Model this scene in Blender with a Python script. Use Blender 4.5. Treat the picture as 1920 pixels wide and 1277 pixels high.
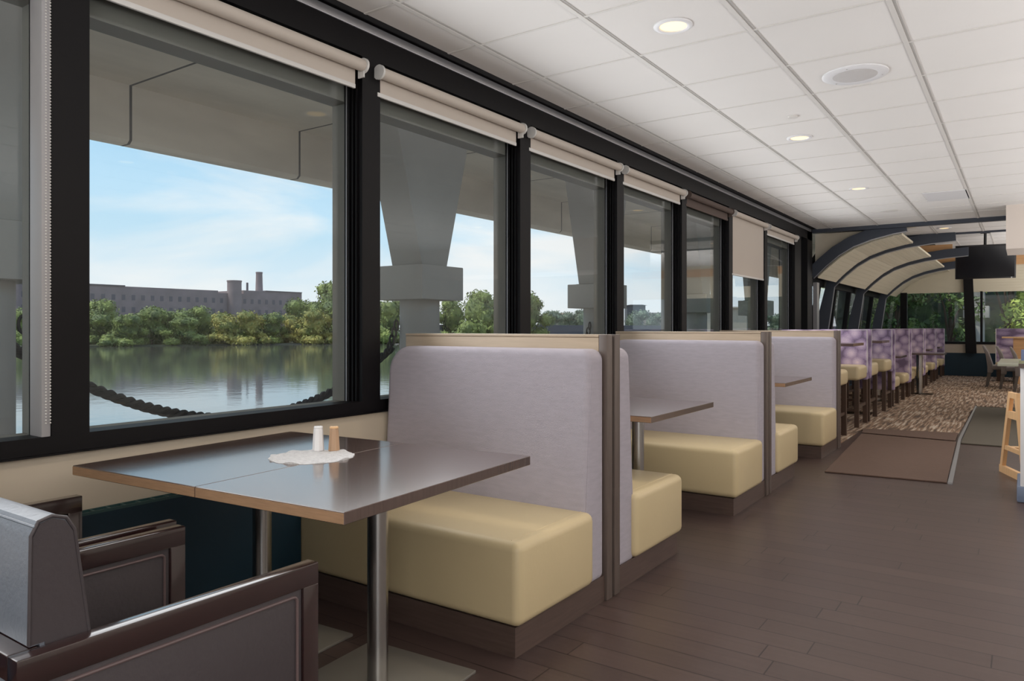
import bpy, bmesh, math, random
from mathutils import Vector, Matrix, noise
random.seed(7)
S = bpy.context.scene
COL = S.collection
PI = math.pi
for o in list(bpy.data.objects): bpy.data.objects.remove(o)

# ------------------------------------------------------------ camera
cam_d = bpy.data.cameras.new('camera')
cam = bpy.data.objects.new('camera', cam_d); COL.objects.link(cam); S.camera = cam
YAW = math.radians(34.67)
cam.location = (0, 0, 1.21); cam.rotation_euler = (PI/2, 0, YAW)
cam_d.sensor_width = 36; cam_d.lens = 1385/1920*36; cam_d.shift_y = -24.5/1920
cam_d.clip_end = 2000; cam_d.clip_start = .05
S.view_settings.view_transform = 'Standard'; S.view_settings.look = 'None'
S.view_settings.gamma = 1; S.view_settings.exposure = 0.0
S.view_settings.use_curve_mapping = False

# ------------------------------------------------------------ sky
W = bpy.data.worlds.new('sky'); S.world = W; W.use_nodes = True
nt = W.node_tree; nt.nodes.clear()
def N(t, typ, **kw):
    n = t.nodes.new(typ)
    for k, v in kw.items(): setattr(n, k, v)
    return n
out = N(nt, 'ShaderNodeOutputWorld'); bg = N(nt, 'ShaderNodeBackground')
tc = N(nt, 'ShaderNodeTexCoord'); sep = N(nt, 'ShaderNodeSeparateXYZ')
nt.links.new(tc.outputs['Generated'], sep.inputs[0])
rmp = N(nt, 'ShaderNodeValToRGB'); e = rmp.color_ramp.elements
e[0].position = 0.0; e[0].color = (.93, .97, 1.0, 1)
e[1].position = 1.0; e[1].color = (.16, .38, .80, 1)
for p, c in ((.12, (.60, .84, 1.0, 1)), (.3, (.40, .72, 1.0, 1)), (.5, (.27, .56, .95, 1))):
    x = e.new(p); x.color = c
nt.links.new(sep.outputs['Z'], rmp.inputs[0])
mp = N(nt, 'ShaderNodeMapping'); mp.inputs['Scale'].default_value = (1.6, 1.6, 6.5)
mp.inputs['Location'].default_value = (0.55, 0.1, 0.35)
nt.links.new(tc.outputs['Generated'], mp.inputs[0])
nz = N(nt, 'ShaderNodeTexNoise'); nz.inputs['Scale'].default_value = 1.5
nz.inputs['Detail'].default_value = 5; nz.inputs['Roughness'].default_value = .52; nz.inputs['Distortion'].default_value = .4
nt.links.new(mp.outputs[0], nz.inputs['Vector'])
cr = N(nt, 'ShaderNodeValToRGB'); cr.color_ramp.elements[0].position = .43; cr.color_ramp.elements[1].position = .62
nt.links.new(nz.outputs['Fac'], cr.inputs[0])
mx = N(nt, 'ShaderNodeMixRGB'); mx.inputs[2].default_value = (1.0, 1.0, 1.0, 1)
nt.links.new(cr.outputs[0], mx.inputs[0]); nt.links.new(rmp.outputs[0], mx.inputs[1])
nt.links.new(mx.outputs[0], bg.inputs[0]); bg.inputs[1].default_value = 1.0
nt.links.new(bg.outputs[0], out.inputs[0])

sd = bpy.data.lights.new('sun', 'SUN'); sd.energy = 3.2; sd.angle = .01; sd.color = (1, .94, .82)
sun = bpy.data.objects.new('sun', sd); COL.objects.link(sun)
sun.rotation_euler = Vector((.42, .50, -1.0)).to_track_quat('-Z', 'Y').to_euler()

def area(name, loc, target, sx, sy, power, color=(1, 1, 1)):
    d = bpy.data.lights.new(name, 'AREA'); d.shape = 'RECTANGLE'; d.size = sx; d.size_y = sy
    d.energy = power; d.color = color
    o = bpy.data.objects.new(name, d); COL.objects.link(o); o.location = loc
    o.rotation_euler = (Vector(target)-Vector(loc)).to_track_quat('-Z', 'Y').to_euler()
    return o
# fill uplights added out of view to brighten the ceiling, no lamps modelled
area('fill_uplight', (2.35, 8.0, 1.26), (2.35, 8.0, 2.75), 3.0, 20, 455, (1, .98, .97))
area('fill_uplight', (1.6, 18.5, 1.26), (1.6, 18.5, 3.0), 1.6, 5, 90, (1, .98, .97))
area('fill_uplight', (-.6, -1.9, 1.26), (-.6, -1.9, 2.75), 4, 2, 60, (1, .98, .97))
# added fill lights: inside the river windows, and at the windowless rear wall
wl = area('river_window_fill', (-2.64, 4.4, 1.76), (0, 4.4, 1.95), 13.6, 1.05, 128, (.96, .98, 1)); wl.data.spread = 2.7  # fill standing in for daylight, placed inside the glass
wl = area('rear_wall_fill', (2.3, -2.9, 1.55), (-.6, 4, 1.2), 4.0, 1.9, 80, (.95, .98, 1))  # unseen fill light, no window behind it

# ------------------------------------------------------------ materials
MATS = {}
def srgb(r, g, b):
    f = lambda c: (c/255/12.92) if c/255 <= .04045 else ((c/255+.055)/1.055)**2.4
    return (f(r), f(g), f(b), 1)
def mat(name, col, rough=.5, metal=0, spec=.5, var=0, vscale=5, stretch=(1, 1, 1), bump=0, bscale=40, bstretch=None, emis=None, estr=0, coat=0):
    m = bpy.data.materials.new(name); m.use_nodes = True; t = m.node_tree
    p = t.nodes['Principled BSDF']
    c = col if len(col) == 4 else tuple(col)+(1,)
    p.inputs['Base Color'].default_value = c; p.inputs['Roughness'].default_value = rough
    p.inputs['Metallic'].default_value = metal; p.inputs['Specular IOR Level'].default_value = spec
    p.inputs['Coat Weight'].default_value = coat; p.inputs['Coat Roughness'].default_value = .1
    tcn = N(t, 'ShaderNodeTexCoord')
    if var:
        mpn = N(t, 'ShaderNodeMapping'); mpn.inputs['Scale'].default_value = stretch
        n = N(t, 'ShaderNodeTexNoise'); n.inputs['Scale'].default_value = vscale; n.inputs['Detail'].default_value = 4
        t.links.new(tcn.outputs['Object'], mpn.inputs[0]); t.links.new(mpn.outputs[0], n.inputs['Vector'])
        r = N(t, 'ShaderNodeMapRange'); r.inputs['From Min'].default_value = .3; r.inputs['From Max'].default_value = .7
        r.inputs['To Min'].default_value = 1-var; r.inputs['To Max'].default_value = 1+var
        t.links.new(n.outputs['Fac'], r.inputs[0])
        v = N(t, 'ShaderNodeVectorMath', operation='SCALE'); v.inputs[0].default_value = c[:3]
        t.links.new(r.outputs[0], v.inputs['Scale']); t.links.new(v.outputs[0], p.inputs['Base Color'])
    if bump:
        mb = N(t, 'ShaderNodeMapping'); mb.inputs['Scale'].default_value = bstretch or (1, 1, 1)
        n2 = N(t, 'ShaderNodeTexNoise'); n2.inputs['Scale'].default_value = bscale; n2.inputs['Detail'].default_value = 3
        t.links.new(tcn.outputs['Object'], mb.inputs[0]); t.links.new(mb.outputs[0], n2.inputs['Vector'])
        b = N(t, 'ShaderNodeBump'); b.inputs['Strength'].default_value = bump; b.inputs['Distance'].default_value = .01
        t.links.new(n2.outputs['Fac'], b.inputs['Height']); t.links.new(b.outputs[0], p.inputs['Normal'])
    if emis: p.inputs['Emission Color'].default_value = tuple(emis)+(1,); p.inputs['Emission Strength'].default_value = estr
    MATS[name] = m; return m
M_black = mat('black_frame', srgb(8, 6, 9), .5, spec=.25, bump=.05)
M_white = mat('white_plastic', srgb(215, 213, 210), .4)
M_ceil = mat('ceiling_tile', srgb(226, 223, 220), .9, var=.015, vscale=1.5, bump=.1, bscale=300)
M_gridd = mat('grid_shadow_tone', srgb(176, 173, 170), .7)  # shade tone for the strips beside the grid bars
M_grid = mat('ceiling_grid', srgb(214, 211, 207), .55)
M_cream = mat('cream_wall', srgb(196, 184, 166), .7, var=.03, vscale=3)
M_creamp = mat('cream_panel', srgb(222, 214, 192), .75)
M_teal = mat('teal_paint', srgb(6, 44, 60), .55, var=.05)
M_greyout = mat('grey_outer_frame', srgb(132, 128, 121), .6)
M_alu = mat('aluminium', srgb(176, 176, 180), .35, metal=.75)
M_steel = mat('brushed_steel', srgb(178, 176, 174), .27, metal=1, bump=.03, bscale=60, bstretch=(1, 1, .05))
M_plate = mat('steel_plate', srgb(150, 146, 138), .4, metal=.55)
M_blind = mat('blind_fabric', srgb(196, 186, 176), .8, bump=.05, bscale=400)
M_blindd = mat('brown_blind_fabric', srgb(92, 78, 72), .8)
M_lav = mat('lavender_fabric', srgb(176, 170, 180), .85, var=.05, vscale=55, stretch=(.25, .25, 1.2), bump=.35, bscale=420)
M_vinyl = mat('cream_vinyl', srgb(202, 184, 146), .42, var=.02, vscale=4, bump=.04, bscale=60)
M_kick = mat('dark_wood_base', srgb(84, 68, 62), .45, var=.15, vscale=6, stretch=(1, 1, 14))
M_part = mat('partition_wood', srgb(186, 168, 146), .5, var=.06, vscale=5, stretch=(1, 1, 12))
M_post = mat('partition_end', srgb(96, 84, 78), .45, var=.1, vscale=5, stretch=(10, 10, .6))
M_top = mat('walnut_laminate', srgb(86, 70, 64), .20, var=.10, vscale=4, stretch=(1.2, 22, 1), spec=1.0, coat=.5)
M_edge = mat('light_wood_edge', srgb(160, 126, 96), .5, var=.12, vscale=8, stretch=(2, 30, 30))
M_chwood = mat('cherry_wood', srgb(42, 24, 24), .22, var=.2, vscale=6, stretch=(8, 1, 8), coat=1)
M_leather = mat('grey_leather', srgb(112, 118, 128), .36, var=.04, vscale=12, bump=.12, bscale=90)
M_leatherd = mat('taupe_leather', srgb(66, 60, 63), .5, var=.04, bump=.1, bscale=90)
M_pipe = mat('taupe_piping', srgb(100, 84, 84), .45)
M_deck = mat('deck_concrete', srgb(222, 210, 194), .85, var=.14, vscale=.9, stretch=(1.5, .5, 1.5), bump=.2, bscale=12)
M_conc = mat('concrete', srgb(162, 158, 152), .85, var=.10, vscale=.8, bump=.2, bscale=12)
M_rope = mat('dark_rope', srgb(66, 62, 58), .9, var=.2, vscale=30)
M_rib = mat('slate_blue_steel', srgb(62, 68, 80), .5)
M_leg = mat('dark_stool_leg', srgb(72, 54, 44), .4, var=.1)
M_grey = mat('grey_chair_fabric', srgb(120, 114, 112), .8)
M_gleg = mat('grey_wood_leg', srgb(84, 76, 70), .5)
M_oak = mat('natural_oak', srgb(226, 184, 136), .45, var=.06, vscale=8, stretch=(6, 6, 1))
M_board = mat('orange_wood_board', srgb(206, 160, 112), .5, var=.08, vscale=4, stretch=(1, 1, 10))
M_glow = mat('warm_lamp', (1, .8, .5), .5, emis=(1, .66, .30), estr=1.35)
M_tv = mat('tv_screen', (.004, .004, .006), .12, spec=.3)
M_tvb = mat('tv_bezel', (.008, .008, .01), .35)
M_brick = mat('factory_wall', srgb(136, 122, 124), .9, var=.12, vscale=.25)
M_dkwin = mat('factory_window', srgb(96, 90, 98), .5)
M_mat = mat('brown_door_mat', srgb(94, 74, 64), .95, var=.10, vscale=14, stretch=(.6, 8, 1), bump=.3, bscale=200)
M_mat2 = mat('grey_door_mat', srgb(88, 82, 72), .95, var=.10, vscale=14, stretch=(.6, 8, 1), bump=.3, bscale=200)
M_trunk = mat('bark', srgb(84, 70, 58), .9)
M_lace = mat('white_lace', srgb(216, 216, 218), .8, var=.12, vscale=90, bump=.8, bscale=220)
M_bluew = mat('flood_wall', srgb(76, 80, 90), .8)
M_quay = mat('quay_paving', srgb(150, 142, 132), .9, var=.1)
M_bank = mat('bank_soil', srgb(74, 78, 58), .95, var=.2, vscale=.3)
M_bluebox = mat('blue_box', srgb(120, 132, 168), .6)
M_ptable = mat('pale_table', srgb(176, 176, 158), .3)
M_spk = mat('speaker_grille', srgb(200, 197, 196), .7, bump=.4, bscale=300)
M_white2 = mat('white_enamel', srgb(232, 232, 234), .35)
M_roofp = mat('pink_roof', srgb(200, 168, 150), .8)
M_wall = mat('plain_wall', srgb(214, 208, 198), .8)

def glass_mat():
    m = bpy.data.materials.new('window_glass'); m.use_nodes = True; t = m.node_tree; t.nodes.clear()
    o = N(t, 'ShaderNodeOutputMaterial'); mix = N(t, 'ShaderNodeMixShader'); tr = N(t, 'ShaderNodeBsdfTransparent')
    gl = N(t, 'ShaderNodeBsdfGlossy'); gl.inputs['Roughness'].default_value = .01
    lw = N(t, 'ShaderNodeLayerWeight'); lw.inputs['Blend'].default_value = .5
    pw = N(t, 'ShaderNodeMath', operation='POWER'); pw.inputs[1].default_value = 5; t.links.new(lw.outputs['Facing'], pw.inputs[0])
    fr = N(t, 'ShaderNodeMath', operation='MULTIPLY_ADD'); fr.inputs[1].default_value = .9; fr.inputs[2].default_value = .03; t.links.new(pw.outputs[0], fr.inputs[0])
    tr.inputs[0].default_value = (.94, .965, .97, 1)
    t.links.new(fr.outputs[0], mix.inputs[0]); t.links.new(tr.outputs[0], mix.inputs[1]); t.links.new(gl.outputs[0], mix.inputs[2])
    t.links.new(mix.outputs[0], o.inputs[0]); return m
M_glass = glass_mat()

def ramp_mat(name, kind):
    m = bpy.data.materials.new(name); m.use_nodes = True; t = m.node_tree; p = t.nodes['Principled BSDF']
    tcn = N(t, 'ShaderNodeTexCoord'); mpn = N(t, 'ShaderNodeMapping'); r = N(t, 'ShaderNodeValToRGB')
    t.links.new(tcn.outputs['Object'], mpn.inputs[0]); L = t.links.new
    el = r.color_ramp.elements
    def setr(lst):
        el[0].position, el[0].color = lst[0][0], srgb(*lst[0][1]); el[1].position, el[1].color = lst[-1][0], srgb(*lst[-1][1])
        for q, c in lst[1:-1]: k = el.new(q); k.color = srgb(*c)
    if kind == 'flower':
        mpn.inputs['Scale'].default_value = (1, .25, 1)
        v = N(t, 'ShaderNodeTexVoronoi'); v.inputs['Scale'].default_value = 7.4; v.inputs['Randomness'].default_value = .75
        L(mpn.outputs[0], v.inputs['Vector'])
        n = N(t, 'ShaderNodeTexNoise'); n.inputs['Scale'].default_value = 60; L(tcn.outputs['Object'], n.inputs['Vector'])
        a = N(t, 'ShaderNodeMath', operation='MULTIPLY_ADD'); a.inputs[1].default_value = .22; L(n.outputs['Fac'], a.inputs[0]); L(v.outputs['Distance'], a.inputs[2])
        L(a.outputs[0], r.inputs[0]); setr([(.14, (246, 226, 220)), (.30, (208, 190, 208)), (.50, (180, 162, 188)), (.68, (150, 132, 164)), (.84, (108, 92, 120))])
        p.inputs['Roughness'].default_value = .8
    if kind == 'carpet':
        mpn.inputs['Scale'].default_value = (34, 2.0, 1)
        n = N(t, 'ShaderNodeTexNoise'); n.inputs['Scale'].default_value = 1; n.inputs['Detail'].default_value = 2.5; n.inputs['Roughness'].default_value = .6
        L(mpn.outputs[0], n.inputs['Vector']); L(n.outputs['Fac'], r.inputs[0])
        r.color_ramp.interpolation = 'LINEAR'
        setr([(.30, (70, 56, 48)), (.43, (104, 86, 72)), (.50, (136, 108, 86)), (.57, (164, 146, 128)), (.68, (192, 180, 166))])
        p.inputs['Roughness'].default_value = .95
    L(r.outputs[0], p.inputs['Base Color']); return m
M_flower = ramp_mat('purple_flower_fabric', 'flower')
M_carpet = ramp_mat('streaked_carpet', 'carpet')

def leaf_mat(name, c1, c2, sc):
    m = bpy.data.materials.new(name); m.use_nodes = True; t = m.node_tree; p = t.nodes['Principled BSDF']; L = t.links.new
    tcn = N(t, 'ShaderNodeTexCoord'); n = N(t, 'ShaderNodeTexNoise'); n.inputs['Scale'].default_value = sc; n.inputs['Detail'].default_value = 4
    L(tcn.outputs['Object'], n.inputs['Vector']); r = N(t, 'ShaderNodeValToRGB'); el = r.color_ramp.elements
    el[0].position = .38; el[0].color = srgb(*c1); el[1].position = .64; el[1].color = srgb(*c2)
    L(n.outputs['Fac'], r.inputs[0]); L(r.outputs[0], p.inputs['Base Color']); p.inputs['Roughness'].default_value = .7
    return m
M_leaf = leaf_mat('bank_foliage', (74, 92, 48), (132, 144, 72), .35)
M_leaf2 = leaf_mat('yellow_bank_foliage', (100, 110, 50), (172, 160, 82), .35)
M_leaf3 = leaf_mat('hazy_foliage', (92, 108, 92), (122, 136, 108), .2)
M_leafn = leaf_mat('near_foliage', (84, 120, 50), (196, 206, 96), 1.2)
M_leafm = leaf_mat('mid_foliage', (58, 84, 44), (118, 140, 74), 1.2)
M_leafd = leaf_mat('dark_hedge_foliage', (34, 48, 34), (66, 84, 50), 1.2)

def plank_mat():
    m = bpy.data.materials.new('dark_plank_floor'); m.use_nodes = True; t = m.node_tree; p = t.nodes['Principled BSDF']; L = t.links.new
    tcn = N(t, 'ShaderNodeTexCoord'); mpn = N(t, 'ShaderNodeMapping'); L(tcn.outputs['Object'], mpn.inputs[0])
    mpn.inputs['Location'].default_value = (.35, .05, 0)
    b = N(t, 'ShaderNodeTexBrick'); b.offset = 0
    b.inputs['Scale'].default_value = 1; b.inputs['Brick Width'].default_value = 1.25; b.inputs['Row Height'].default_value = .127
    b.inputs['Mortar Size'].default_value = .0026; b.inputs['Mortar Smooth'].default_value = .1
    b.inputs['Color1'].default_value = srgb(79, 64, 60); b.inputs['Color2'].default_value = srgb(71, 57, 54); b.inputs['Mortar'].default_value = srgb(38, 28, 26)
    sp_ = N(t, 'ShaderNodeSeparateXYZ'); L(mpn.outputs[0], sp_.inputs[0])
    dv = N(t, 'ShaderNodeMath', operation='DIVIDE'); dv.inputs[1].default_value = .127; L(sp_.outputs['Y'], dv.inputs[0])
    fl = N(t, 'ShaderNodeMath', operation='FLOOR'); L(dv.outputs[0], fl.inputs[0])
    wn_ = N(t, 'ShaderNodeTexWhiteNoise', noise_dimensions='1D'); L(fl.outputs[0], wn_.inputs['W'])
    ad = N(t, 'ShaderNodeMath', operation='MULTIPLY_ADD'); ad.inputs[1].default_value = 1.25; L(wn_.outputs['Value'], ad.inputs[0]); L(sp_.outputs['X'], ad.inputs[2])
    cb_ = N(t, 'ShaderNodeCombineXYZ'); L(ad.outputs[0], cb_.inputs['X']); L(sp_.outputs['Y'], cb_.inputs['Y'])
    L(cb_.outputs[0], b.inputs['Vector'])
    m2 = N(t, 'ShaderNodeMapping'); m2.inputs['Scale'].default_value = (1.5, 30, 1); L(tcn.outputs['Object'], m2.inputs[0])
    n = N(t, 'ShaderNodeTexNoise'); n.inputs['Scale'].default_value = 2; n.inputs['Detail'].default_value = 4; L(m2.outputs[0], n.inputs['Vector'])
    r = N(t, 'ShaderNodeMapRange'); r.inputs['To Min'].default_value = .82; r.inputs['To Max'].default_value = 1.18; L(n.outputs['Fac'], r.inputs[0])
    v = N(t, 'ShaderNodeVectorMath', operation='SCALE'); L(b.outputs['Color'], v.inputs[0]); L(r.outputs[0], v.inputs['Scale'])
    L(v.outputs[0], p.inputs['Base Color']); p.inputs['Roughness'].default_value = .36; p.inputs['Specular IOR Level'].default_value = .45
    return m
M_floor = plank_mat()

def water_mat():
    m = bpy.data.materials.new('river_water'); m.use_nodes = True; t = m.node_tree; p = t.nodes['Principled BSDF']; L = t.links.new
    p.inputs['Base Color'].default_value = (.10, .10, .085, 1); p.inputs['Roughness'].default_value = .06; p.inputs['IOR'].default_value = 1.5
    p.inputs['Specular IOR Level'].default_value = .8
    tcn = N(t, 'ShaderNodeTexCoord'); mpn = N(t, 'ShaderNodeMapping'); L(tcn.outputs['Object'], mpn.inputs[0])
    n = N(t, 'ShaderNodeTexNoise'); n.inputs['Scale'].default_value = 1.1; n.inputs['Detail'].default_value = 5; L(mpn.outputs[0], n.inputs['Vector'])
    b = N(t, 'ShaderNodeBump'); b.inputs['Strength'].default_value = .22; b.inputs['Distance'].default_value = .035
    L(n.outputs['Fac'], b.inputs['Height']); L(b.outputs[0], p.inputs['Normal']); return m
M_water = water_mat()

def joint_mat():   # concrete of precast panels with dark joints every 3 m along the bridge
    m = MATS['deck_concrete'].copy(); m.name = 'jointed_concrete'; t = m.node_tree; p = t.nodes['Principled BSDF']; L = t.links.new
    src = p.inputs['Base Color'].links[0].from_socket
    tcn = N(t, 'ShaderNodeTexCoord'); s = N(t, 'ShaderNodeSeparateXYZ'); L(tcn.outputs['Object'], s.inputs[0])
    a = N(t, 'ShaderNodeMath', operation='ADD'); a.inputs[1].default_value = .43+90; L(s.outputs['Y'], a.inputs[0])
    d = N(t, 'ShaderNodeMath', operation='MODULO'); d.inputs[1].default_value = 3.0; L(a.outputs[0], d.inputs[0])
    c = N(t, 'ShaderNodeMath', operation='LESS_THAN'); c.inputs[1].default_value = .04; L(d.outputs[0], c.inputs[0])
    mxn = N(t, 'ShaderNodeMixRGB'); mxn.inputs[2].default_value = srgb(84, 80, 76); L(c.outputs[0], mxn.inputs[0]); L(src, mxn.inputs[1])
    L(mxn.outputs[0], p.inputs['Base Color']); return m
M_joint = joint_mat()

# ------------------------------------------------------------ mesh helpers
def link(name, me, parent=None, m=None):
    o = bpy.data.objects.new(name, me); COL.objects.link(o)
    if m is not None: me.materials.append(m)
    if parent is not None: o.parent = parent
    return o
def obj(name, bm, m, parent=None, smooth=False, loc=None):
    me = bpy.data.meshes.new(name); bmesh.ops.recalc_face_normals(bm, faces=bm.faces[:])
    bm.to_mesh(me); bm.free()
    if smooth:
        for p in me.polygons: p.use_smooth = True
        try: me.set_sharp_from_angle(angle=math.radians(40))
        except Exception: pass
    o = link(name, me, parent, m)
    if loc: o.location = loc
    return o
def B(): return bmesh.new()
def bx(bm, x0, x1, y0, y1, z0, z1, bev=0, seg=2):
    t = bmesh.new()
    vs = [t.verts.new((x, y, z)) for x in (x0, x1) for y in (y0, y1) for z in (z0, z1)]
    for f in ((0, 1, 3, 2), (4, 6, 7, 5), (0, 4, 5, 1), (2, 3, 7, 6), (0, 2, 6, 4), (1, 5, 7, 3)): t.faces.new([vs[i] for i in f])
    bmesh.ops.recalc_face_normals(t, faces=t.faces[:])
    if bev: bmesh.ops.bevel(t, geom=t.edges[:], offset=bev, segments=seg, affect='EDGES', profile=.5)
    me = bpy.data.meshes.new('t'); t.to_mesh(me); t.free(); bm.from_mesh(me); bpy.data.meshes.remove(me); return bm
def box(name, x0, x1, y0, y1, z0, z1, m, parent=None, bev=0, seg=2):
    return obj(name, bx(B(), x0, x1, y0, y1, z0, z1, bev, seg), m, parent, smooth=bev > 0)
def prism(bm, pts, axis, a, b, bev=0, seg=2):
    """pts: 2d outline; axis 'x': pts=(y,z); 'y': pts=(x,z); 'z': pts=(x,y)"""
    t = bmesh.new()
    def P(u, v, w): return {'x': (w, u, v), 'y': (u, w, v), 'z': (u, v, w)}[axis]
    A = [t.verts.new(P(u, v, a)) for u, v in pts]; C = [t.verts.new(P(u, v, b)) for u, v in pts]
    t.faces.new(A); t.faces.new(C[::-1]); n = len(pts)
    for i in range(n): t.faces.new([A[i], A[(i+1) % n], C[(i+1) % n], C[i]])
    bmesh.ops.recalc_face_normals(t, faces=t.faces[:])
    if bev: 
        ed = [e_ for e_ in t.edges if len(e_.link_faces) == 2 and e_.calc_face_angle(0) > .6]
        bmesh.ops.bevel(t, geom=ed, offset=bev, segments=seg, affect='EDGES', profile=.5)
    me = bpy.data.meshes.new('t'); t.to_mesh(me); t.free(); bm.from_mesh(me); bpy.data.meshes.remove(me); return bm
def tube(bm, pts, r, n=10, closed=False, radii=None):
    pts = [Vector(p) for p in pts]; rings = []; k = len(pts); up = None
    for i, p in enumerate(pts):
        a = pts[(i-1) % k] if (closed or i > 0) else p; c = pts[(i+1) % k] if (closed or i < k-1) else p
        d = (c-a).normalized()
        if up is None: up = Vector((0, 0, 1)) if abs(d.z) < .9 else Vector((1, 0, 0))
        s = d.cross(up).normalized(); up = s.cross(d).normalized(); rr = radii[i] if radii else r
        rings.append([bm.verts.new(p+s*math.cos(2*PI*j/n)*rr+up*math.sin(2*PI*j/n)*rr) for j in range(n)])
    for i in range(k if closed else k-1):
        q = rings[(i+1) % k]
        for j in range(n): bm.faces.new([rings[i][j], rings[i][(j+1) % n], q[(j+1) % n], q[j]])
    if not closed: bm.faces.new(rings[0][::-1]); bm.faces.new(rings[-1])
    return bm
def lathe(bm, prof, c=(0, 0, 0), n=32):
    rings = []
    for r, z in prof:
        if r < 1e-6: rings.append([bm.verts.new((c[0], c[1], c[2]+z))])
        else: rings.append([bm.verts.new((c[0]+r*math.cos(2*PI*j/n), c[1]+r*math.sin(2*PI*j/n), c[2]+z)) for j in range(n)])
    for a, b in zip(rings, rings[1:]):
        for j in range(n):
            va = a[j % len(a)]; vb = a[(j+1) % len(a)]; vc = b[(j+1) % len(b)]; vd = b[j % len(b)]
            f = []
            for v in (va, vb, vc, vd):
                if v not in f: f.append(v)
            if len(f) > 2: bm.faces.new(f)
    return bm
def thing(name, label, cat, loc=(0, 0, 0), rz=0, group=None, kind=None):
    o = bpy.data.objects.new(name, None); COL.objects.link(o); o.location = loc; o.rotation_euler = (0, 0, rz)
    o.empty_display_size = .1
    tag(o, label, cat, group, kind); return o
def tag(o, label, cat, group=None, kind=None):
    o['label'] = label; o['category'] = cat
    if group: o['group'] = group
    if kind: o['kind'] = kind
    return o
def kids(o): return [c for c in COL.objects if c.parent == o]
def dup(o, loc=None, rz=None, label=None, parent=None):
    c = o.copy(); COL.objects.link(c)
    if parent is not None: c.parent = parent
    if loc is not None: c.location = loc
    if rz is not None: c.rotation_euler = (0, 0, rz)
    if label: c['label'] = label
    for k in kids(o): dup(k, parent=c)
    return c
def struct(o, label, cat): return tag(o, label, cat, kind='structure')

# ------------------------------------------------------------ room shell
XW = -2.73; ZC = 2.75; YB = 12.25; YE = 21.4
ZS = .776        # underside of the black sill
struct(box('floor', -2.95, 4.6, -3.2, YE, -.12, 0, M_floor), 'dark brown plank floor running the length of the dining room', 'floor')
cp = B(); prism(cp, [(-2.72, 8.12), (-1.56, 8.12), (-1.56, 9.45), (-.60, 9.72), (-.60, 13.3), (4.5, 13.3), (4.5, 21.38), (-2.72, 21.38)], 'z', .001, .012)
tag(obj('carpet', cp, M_carpet), 'streaky brown and beige carpet covering the far end of the room', 'carpet')
cs = B(); prism(cs, [(-.478, 6.60), (-.445, 6.60), (-.545, 9.3), (-.575, 13.25), (-.598, 13.25), (-.572, 9.3)], 'z', .001, .014)
tag(obj('edging_strip', cs, M_alu), 'thin pale metal edging strip along right side of mat and carpet', 'edging strip')
m1 = B(); prism(m1, [(-1.36, 6.55), (-.485, 6.62), (-.575, 9.02), (-1.50, 9.12)], 'z', .001, .013, .004)
tag(obj('door_mat', m1, M_mat), 'large brown ribbed floor mat in front of the carpet', 'mat')
m2 = B(); prism(m2, [(-1.50, 9.14), (-.585, 9.04), (-.60, 9.72), (-1.55, 9.50)], 'z', .013, .022, .003)
tag(obj('door_mat', m2, M_mat), 'narrow brown mat strip between the large mat and the carpet', 'mat')
m3 = B(); prism(m3, [(-.53, 8.95), (.9, 8.95), (.9, 13.2), (-.565, 13.2)], 'z', .001, .015, .004)
tag(obj('door_mat', m3, M_mat2), 'grey ribbed runner mat behind the wooden high chair', 'mat')

cl = box('ceiling', -2.655, 4.6, -3.2, 14.0, ZC, ZC+.1, M_ceil); struct(cl, 'white tiled suspended ceiling', 'ceiling')
g = B(); TS = .64; gx0 = -1.168*1.54; gy0 = 2.50*1.54
k = -6
for i in range(-1, 9):
    x = gx0+i*TS
    bx(g, x-.012, x+.012, -3.2, 14, ZC-.006, ZC+.01)
j = -10
while gy0+j*TS < 14:
    y = gy0+j*TS
    if y > -3.2: bx(g, -2.655, 4.6, y-.008, y+.008, ZC-.004, ZC+.01)
    j += 1
go = obj('ceiling_grid', g, M_grid, cl)
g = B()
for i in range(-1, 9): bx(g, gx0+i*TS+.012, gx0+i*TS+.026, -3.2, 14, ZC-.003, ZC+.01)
obj('painted_bar_shadow', g, M_gridd, cl)  # grey strips painting the shadow along one side of the T-bars
c2 = box('ceiling', -1.6, 4.6, 14.0, YE, 3.05, 3.15, M_ceil); struct(c2, 'raised white tiled ceiling above the television', 'ceiling')
g = B()
for i in range(1, 9): bx(g, gx0+i*TS-.012, gx0+i*TS+.012, 14, YE, 3.044, 3.06)
for j in range(12): bx(g, -1.6, 4.6, 14.3+j*TS, 14.316+j*TS, 3.046, 3.06)
obj('ceiling_grid', g, M_grid, c2)
struct(box('wall_right', 4.5, 4.6, -3.2, YE, 0, 3.1, M_wall), 'plain right hand wall outside the picture', 'wall')
struct(box('wall_rear', -2.85, 4.6, -3.3, -3.2, 0, 2.85, M_wall), 'plain wall behind the camera', 'wall')
struct(box('wall_left', -2.93, XW, -3.2, YB, -.1, ZS, M_cream), 'cream wall band below the left hand windows', 'wall')
# header, silver strip and black reveal along the left wall
struct(box('trim_1', -2.86, XW, -3.2, YB, 2.574, 2.80, M_black), 'black header beam above the left hand windows', 'trim')
struct(box('trim_2', XW, XW+.012, -3.2, YB-.1, 2.700, 2.744, M_alu, bev=.003), 'silver metal strip along the top of the left wall', 'trim')
struct(box('trim_3', XW+.0005, -2.650, -3.2, YB, 2.752, 2.80, M_black), 'black shadow gap between ceiling and left wall', 'trim')
struct(box('trim_4', XW+.0005, XW+.018, -3.2, YB, ZS-.002, ZS+.004, M_black), 'thin black bead under the left window sill', 'trim')

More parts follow.
